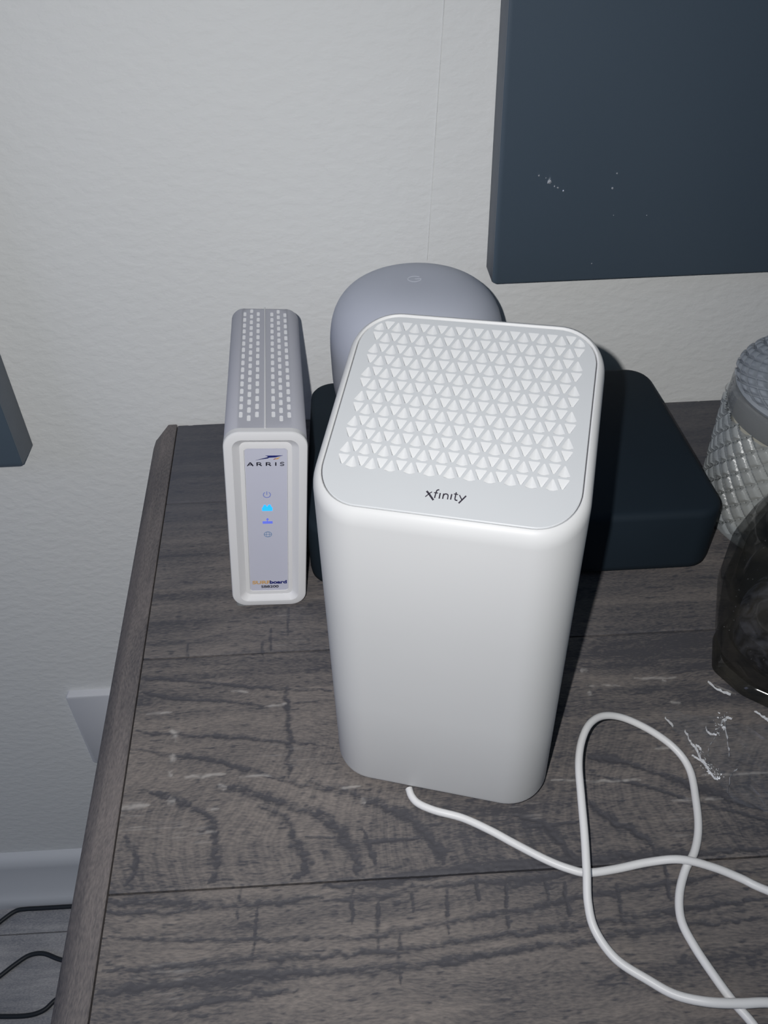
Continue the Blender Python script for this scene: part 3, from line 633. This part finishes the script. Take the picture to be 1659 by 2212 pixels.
# ---------------------------------------------------------------- cords
c1 = [(2.59, -35.72, .21), (2.71, -36.17, .2), (3.03, -36.58, .2), (3.8, -37.0, .2), (5.11, -37.48, .2), (6.37, -38.22, .2), (7.37, -38.92, .2), (8.74, -39.83, .2), (9.72, -40.33, .2), (10.53, -40.56, .2), (11.85, -40.46, .2), (13.38, -40.31, .36), (14.83, -40.38, .58), (16.25, -40.75, .4), (17.39, -41.23, .2), (18.39, -41.87, .2)]
c2 = [(16.36, -46.5, 0.6), (15.26, -46.47, 0.6), (13.98, -46.35, 0.6), (12.83, -45.95, 0.4), (11.9, -45.29, 0.3), (10.77, -44.41, 0.35), (10.1, -43.34, 0.7), (10.01, -42.27, 1.0), (10.2, -41.02, 1.4), (10.41, -39.49, 1.8), (10.62, -37.79, 2.1), (10.86, -36.18, 2.3), (11.32, -34.87, 2.3), (12.01, -33.82, 2.2), (12.93, -33.19, 1.9), (14.13, -33.07, 1.4), (15.52, -33.64, 0.9), (16.54, -34.51, 0.5), (16.95, -35.6, 0.25), (16.69, -37.27, 0.22), (16.31, -38.71, 0.2), (15.74, -39.84, 0.2), (15.01, -40.7, 0.2), (14.36, -41.84, 0.2), (14.09, -42.95, 0.2), (14.29, -44.04, 0.2), (14.68, -45.18, 0.2), (15.09, -46.18, 0.2), (15.59, -47.09, 0.2), (16.07, -48.37, 0.2)]
mid = [(21.5, -43.4, .2), (25, -44.6, .2), (27, -46.5, .2), (26.2, -48.4, .2), (23.5, -48.2, .2), (20.6, -47.2, .3), (18.4, -46.7, .5)]
end = [(17.5, -49.8, .2), (21, -50.6, .2), (27, -50.2, .2), (40, -46, .2), (52, -30, .2), (56, -15, .2), (57, -8, .2)]
v, f = tube(c1+mid+c2+end, .19, 14, 7)
cd = thing('power_cord', 'white round cord looping over the dresser in front of the gateway', 'cord', (2.62, -35.95, .2))
link('cable', mesh('cable', [(a-2.62, b+35.95, c-.2+.03) for a, b, c in v], f, M['cord'], 60), cd)
for i, (pts, lab) in enumerate((([(-30, 0, 0), (-36, -.2, 0), (-40.9, -.55, 0), (-43.7, -1.0, 0), (-45.72, -1.9, 0), (-47.52, -2.4, 0), (-49.37, -2.6, 0), (-50.82, -3.1, 0), (-52.56, -4.6, 0), (-54.36, -6.8, 0), (-60, -14, 0)], 'black cord on the floor running along the foot of the baseboard'),
    ([(-33, -18, 0), (-36.5, -14.6, 0), (-39.08, -12.3, 0), (-41.42, -10.5, 0), (-43.16, -9.82, 0), (-45.21, -9.06, 0), (-47.03, -9.19, 0), (-48.57, -10.21, 0), (-50.25, -11.67, 0), (-52.6, -13.67, 0), (-58, -18, 0)], 'black cord arching over the bare floor farther from the baseboard'),
    ([(-34, -9, 0), (-38, -11.8, 0), (-40.63, -13.79, 0), (-42.2, -15.08, 0), (-43.28, -16.1, 0), (-45.2, -16.58, 0), (-48.74, -16.48, 0), (-52.34, -16.18, 0), (-60, -15.6, 0)], 'lowest black floor cord, at the bottom left corner of the photo'))):
    pts = [(a, min(b, -2.85) if i == 0 else b, FZ+.32+(.0 if i != 2 else 0)) for a, b, c in pts]
    if i == 0: pts = [(a, b-.05, c) for a, b, c in pts]
    v, f = tube(pts, .3, 10, 6); o = link('floor_cord', mesh('floor_cord', v, f, M['black_cord'], 60)); tag(o, lab, 'cord', 'black cords on the floor')

# ---------------------------------------------------------------- textured candle jar
t = thing('candle_jar', 'pale lidded glass candle jar with a raised diamond texture, right of the black box', 'candle jar', (31.6, -15.5, 0))
def hob(prof_fn, z0, z1, rows, around, amp, nz, seg, cap0=True, cap1=True):
    rings = []
    for i in range(nz+1):
        q = i/nz; z = z0+(z1-z0)*q; r, zz = prof_fn(q, z); ring = []
        for k in range(seg):
            a = 2*math.pi*k/seg; row = q*rows; ri = int(row); sh_ = .5 if ri % 2 else 0
            A_ = abs(math.sin(math.pi*(a/(2*math.pi)*around + q*rows*.5))); B_ = abs(math.sin(math.pi*(a/(2*math.pi)*around - q*rows*.5)))
            b_ = 1-(1-min(1, 1.25*min(A_, B_)))**2
            rr_ = r+amp*b_*min(1, r/2)
            ring.append((rr_*math.cos(a), rr_*math.sin(a), zz+(amp*b_*.8 if prof_fn is lidf else 0)))
        rings.append(ring)
    return loft(rings, cap0, cap1)
def bodyf(q, z): return (6.35+.25*min(1, q*8) if q < .12 else 6.6, z)
def lidf(q, z): return (6.35*math.cos(q*1.45)**.75, 10.05+1.9*math.sin(q*1.45))
v, f = hob(bodyf, .5, 8.2, 11, 30, .34, 110, 360, True, False); link('glass_body', mesh('glass_body', v, f, M['jar'], 40), t)
v, f = lathe([(5.9, 0), (6.5, .05), (6.6, .3), (6.55, .52), (5.5, .55)], 64); link('base', mesh('base', v, f, M['jar'], 40), t)
v, f = lathe([(5.9, 8.15), (6.62, 8.15), (6.72, 8.4), (6.66, 9.5), (6.5, 9.7), (5.9, 9.7)], 72); link('rim', mesh('rim', v, f, M['clear'], 40), t)
v, f = lathe([(5.9, .7), (6.05, .9), (6.05, 7.2), (5.6, 7.3)], 64); link('wax', mesh('wax', v, f, M['wax'], 40), t)
v, f = hob(lidf, 0, 1, 12, 26, .3, 72, 312, False, True)
lv, lf = lathe([(5.6, 9.72), (6.4, 9.72), (6.5, 9.9), (6.36, 10.08), (5.8, 10.1)], 72)
ld = link('lid', mesh('lid', *merge([(v, f), (lv, lf)]), M['lid'], 40), t)
v, f = lathe([(.9, 11.9), (.8, 12.4), (.9, 12.8), (1.9, 13.0), (2.15, 13.3), (1.9, 13.6), (.3, 13.7)], 40); link('knob', mesh('knob', v, f, M['knob'], 50), ld)

# ---------------------------------------------------------------- smoky glass vessel
def smoky(name, c1_, c2_, al, rough, scale):
    m = mat(name, c1_, rough, alpha=al, spec=.9); nt = m.node_tree; b = nt.nodes['Principled BSDF']
    tc = nt.nodes.new('ShaderNodeTexCoord'); n = nt.nodes.new('ShaderNodeTexNoise'); n.inputs['Scale'].default_value = scale; n.inputs['Detail'].default_value = 5; n.inputs['Distortion'].default_value = 1.2
    cr = nt.nodes.new('ShaderNodeValToRGB'); cr.color_ramp.elements[0].position = .42; cr.color_ramp.elements[0].color = c1_; cr.color_ramp.elements[1].position = .68; cr.color_ramp.elements[1].color = c2_
    nt.links.new(tc.outputs['Object'], n.inputs['Vector']); nt.links.new(n.outputs['Fac'], cr.inputs[0]); nt.links.new(cr.outputs[0], b.inputs['Base Color'])
    bp = nt.nodes.new('ShaderNodeBump'); bp.inputs['Strength'].default_value = .5; bp.inputs['Distance'].default_value = .003
    n2 = nt.nodes.new('ShaderNodeTexNoise'); n2.inputs['Scale'].default_value = scale*.8; n2.inputs['Detail'].default_value = 2
    nt.links.new(tc.outputs['Object'], n2.inputs['Vector']); nt.links.new(n2.outputs['Fac'], bp.inputs['Height']); nt.links.new(bp.outputs[0], b.inputs['Normal'])
    return m
M['smoke'] = smoky('smoky_glass', (.016, .017, .017, 1), (.06, .056, .046, 1), .50, .07, 34)
M['frost'] = smoky('mottled_blue_grey', (.03, .036, .06, 1), (.55, .57, .72, 1), 1, .22, 90)
t = thing('glass_vessel', 'dark smoky glass rock-like vessel at the right edge, before the candle jar', 'glass vessel', (28.5, -29, 0))
VP = [(20.45, -29.1), (21.4, -31.0), (27.0, -35.6), (34.5, -34.5), (36.6, -29), (32, -24.9), (24.2, -24.2), (21.4, -26.6)]
VC = (28.3, -29.3)
def vring(k, z, rd, skew=0):
    pts = [(VC[0]+(a-VC[0])*k-28.5, VC[1]+(b-VC[1])*k+29) for a, b in VP]
    return [(a, b, z+skew*(a+8)/16) for a, b in rpoly(pts, rd, 5)]
rg = [vring(.97, .02, .4), vring(1.0, .12, .4), vring(1.0, .3, .5), vring(.993, .52, .5), vring(.975, .72, .5), vring(.952, .84, .55), vring(.962, 1.1, .8), vring(1.05, 2.6, 1.2), vring(1.12, 5.5, 1.4), vring(1.11, 8.0, 1.3), vring(1.03, 9.7, .8, .4), vring(1.0, 9.95, .7, .4), vring(.93, 9.85, .7, .4), vring(1.0, 8.2, .9, .2), vring(1.02, 5, 1.2), vring(.95, 2.4, 1.2), vring(.84, 1.2, 1)]
v, f = loft(rg); link('glass_wall', mesh('glass_wall', v, f, M['smoke'], 55), t)
v, f = loft([vring(.82, 1.25, 1.0), vring(.90, 2.0, 1.0), vring(.90, 3.4, 1.2), vring(.80, 4.2, 1.2), vring(.6, 4.4, 1.0), vring(.3, 4.2, .5)]); link('mottled_filling', mesh('mottled_filling', v, f, M['frost'], 30), t)
rb = random.Random(5); P = []
for k in range(110):
    i_ = rb.randrange(len(VP)); a_, b_ = Vector(VP[i_]), Vector(VP[(i_+1) % len(VP)]); q = a_.lerp(b_, rb.random()); kk = rb.uniform(.93, .985)
    z_ = rb.uniform(.8, 8.6); c_ = Vector((VC[0]+(q.x-VC[0])*kk-28.5, VC[1]+(q.y-VC[1])*kk+29, z_)); s_ = rb.uniform(.025, .06)
    P.append(([tuple(c_+Vector(d)*s_) for d in ((1,0,0),(0,1,0),(-1,0,0),(0,-1,0),(0,0,1.4),(0,0,-1))], [(0,1,4),(1,2,4),(2,3,4),(3,0,4),(1,0,5),(2,1,5),(3,2,5),(0,3,5)]))
v, f = merge(P); o = link('glint_beads', mesh('glint_beads', v, f, M['speck'], 180), t); o['kind'] = 'stuff'; o['label'] = 'tiny bright beads added as glints in the glass'  # beads added to give star glints in the vessel wall

# ---------------------------------------------------------------- scrap of clear film
rr = random.Random(12); nx_, ny_ = 18, 12; V = []; F = []
GLINT_CREASES = [([(20.0, -32.25, 0.3), (19.66, -32.75, 0.3), (19.07, -33.57, 0.3), (18.43, -34.27, 0.3), (18.19, -34.75, 0.3)], 0.1), ([(19.96, -32.33, 0.3), (19.7, -33.1, 0.3), (19.51, -34.02, 0.3), (19.25, -34.9, 0.3)], 0.07), ([(18.66, -33.03, 0.3), (18.72, -33.46, 0.3), (19.07, -33.58, 0.3)], 0.05), ([(17.51, -33.21, 0.3), (17.57, -33.89, 0.3), (17.71, -34.31, 0.3), (17.76, -34.96, 0.3), (17.91, -35.52, 0.3), (18.05, -36.08, 0.3), (18.31, -36.13, 0.3)], 0.22), ([(17.79, -34.07, 0.3), (17.96, -34.41, 0.3), (17.71, -34.72, 0.3)], 0.12), ([(17.37, -34.69, 0.3), (17.63, -34.95, 0.3), (17.82, -35.2, 0.3)], 0.16), ([(19.87, -30.03, 0.3), (20.3, -30.72, 0.3), (20.79, -31.03, 0.3)], 0.07), ([(21.67, -32.18, 0.3), (21.95, -32.57, 0.3), (22.18, -32.92, 0.3)], 0.07), ([(16.72, -32.29, 0.3), (16.96, -32.92, 0.3)], 0.06), ([(20.25, -32.63, 0.3), (20.04, -32.53, 0.3), (19.73, -32.67, 0.3)], 0.09), ([(19.43, -35.62, 0.3), (18.96, -35.94, 0.3), (18.41, -36.93, 0.3)], 0.05), ([(19.66, -32.66, 0.3), (19.57, -33.09, 0.3), (19.72, -33.19, 0.3)], 0.12)]
A0, A1, B0 = Vector((16.6, -31.6, 0)), Vector((23.0, -33.4, 0)), Vector((18.6, -37.6, 0))
for j in range(ny_+1):
    for i in range(nx_+1):
        u, w_ = i/nx_, j/ny_
        q = A0+(A1-A0)*u*(1-.35*w_)+(B0-A0)*w_+Vector((.15*rr.uniform(-1, 1), .15*rr.uniform(-1, 1), 0))
        q.z = .05+.16*rr.random()
        V.append(tuple(q))
for j in range(ny_):
    for i in range(nx_):
        a = j*(nx_+1)+i; F += [(a, a+1, a+nx_+2), (a, a+nx_+2, a+nx_+1)]
fs = thing('film_scrap', 'crumpled scrap of clear plastic film glinting on the dresser by the cord loop', 'plastic film', (18.5, -34.5, 0))
mv = lambda V: [(a-18.5, b+34.5, c) for a, b, c in V]
link('film', mesh('film', mv(V), F, M['film'], None, fix=False), fs)
M['glint_crease'] = mat('bright_glint_film', (.95, .97, 1.0, 1), .18, alpha=.85, spec=1.0, coat=1)  # near-opaque white on the folds paints in the film's flash glints
for pts, wd in GLINT_CREASES:
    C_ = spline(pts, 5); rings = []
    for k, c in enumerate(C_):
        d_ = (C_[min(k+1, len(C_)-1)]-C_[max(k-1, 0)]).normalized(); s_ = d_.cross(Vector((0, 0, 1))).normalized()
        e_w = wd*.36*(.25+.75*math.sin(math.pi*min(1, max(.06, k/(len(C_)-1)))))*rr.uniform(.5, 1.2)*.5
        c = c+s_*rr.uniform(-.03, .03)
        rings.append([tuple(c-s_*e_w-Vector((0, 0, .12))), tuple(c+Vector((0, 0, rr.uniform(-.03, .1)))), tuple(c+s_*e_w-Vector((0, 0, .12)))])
    v, f = loft(rings); link('glint_crease', mesh('glint_crease', mv(v), f, M['glint_crease'], None), fs)
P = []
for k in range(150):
    i_ = rr.randrange(3); a_, b_ = [(GLINT_CREASES[3][0][2], GLINT_CREASES[3][0][6]), (GLINT_CREASES[3][0][3], GLINT_CREASES[3][0][5]), (GLINT_CREASES[0][0][0], GLINT_CREASES[0][0][2])][i_]
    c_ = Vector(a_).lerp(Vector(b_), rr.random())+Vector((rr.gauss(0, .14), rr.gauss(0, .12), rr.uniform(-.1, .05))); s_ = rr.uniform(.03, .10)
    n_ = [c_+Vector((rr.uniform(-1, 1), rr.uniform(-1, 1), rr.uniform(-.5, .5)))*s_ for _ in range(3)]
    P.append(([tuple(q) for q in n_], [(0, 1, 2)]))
v, f = merge(P); o = link('glint_flakes', mesh('glint_flakes', mv(v), f, M['glint_crease'], None, fix=False), fs); o['kind'] = 'stuff'  # loose bright facets added as scattered glints around the folds
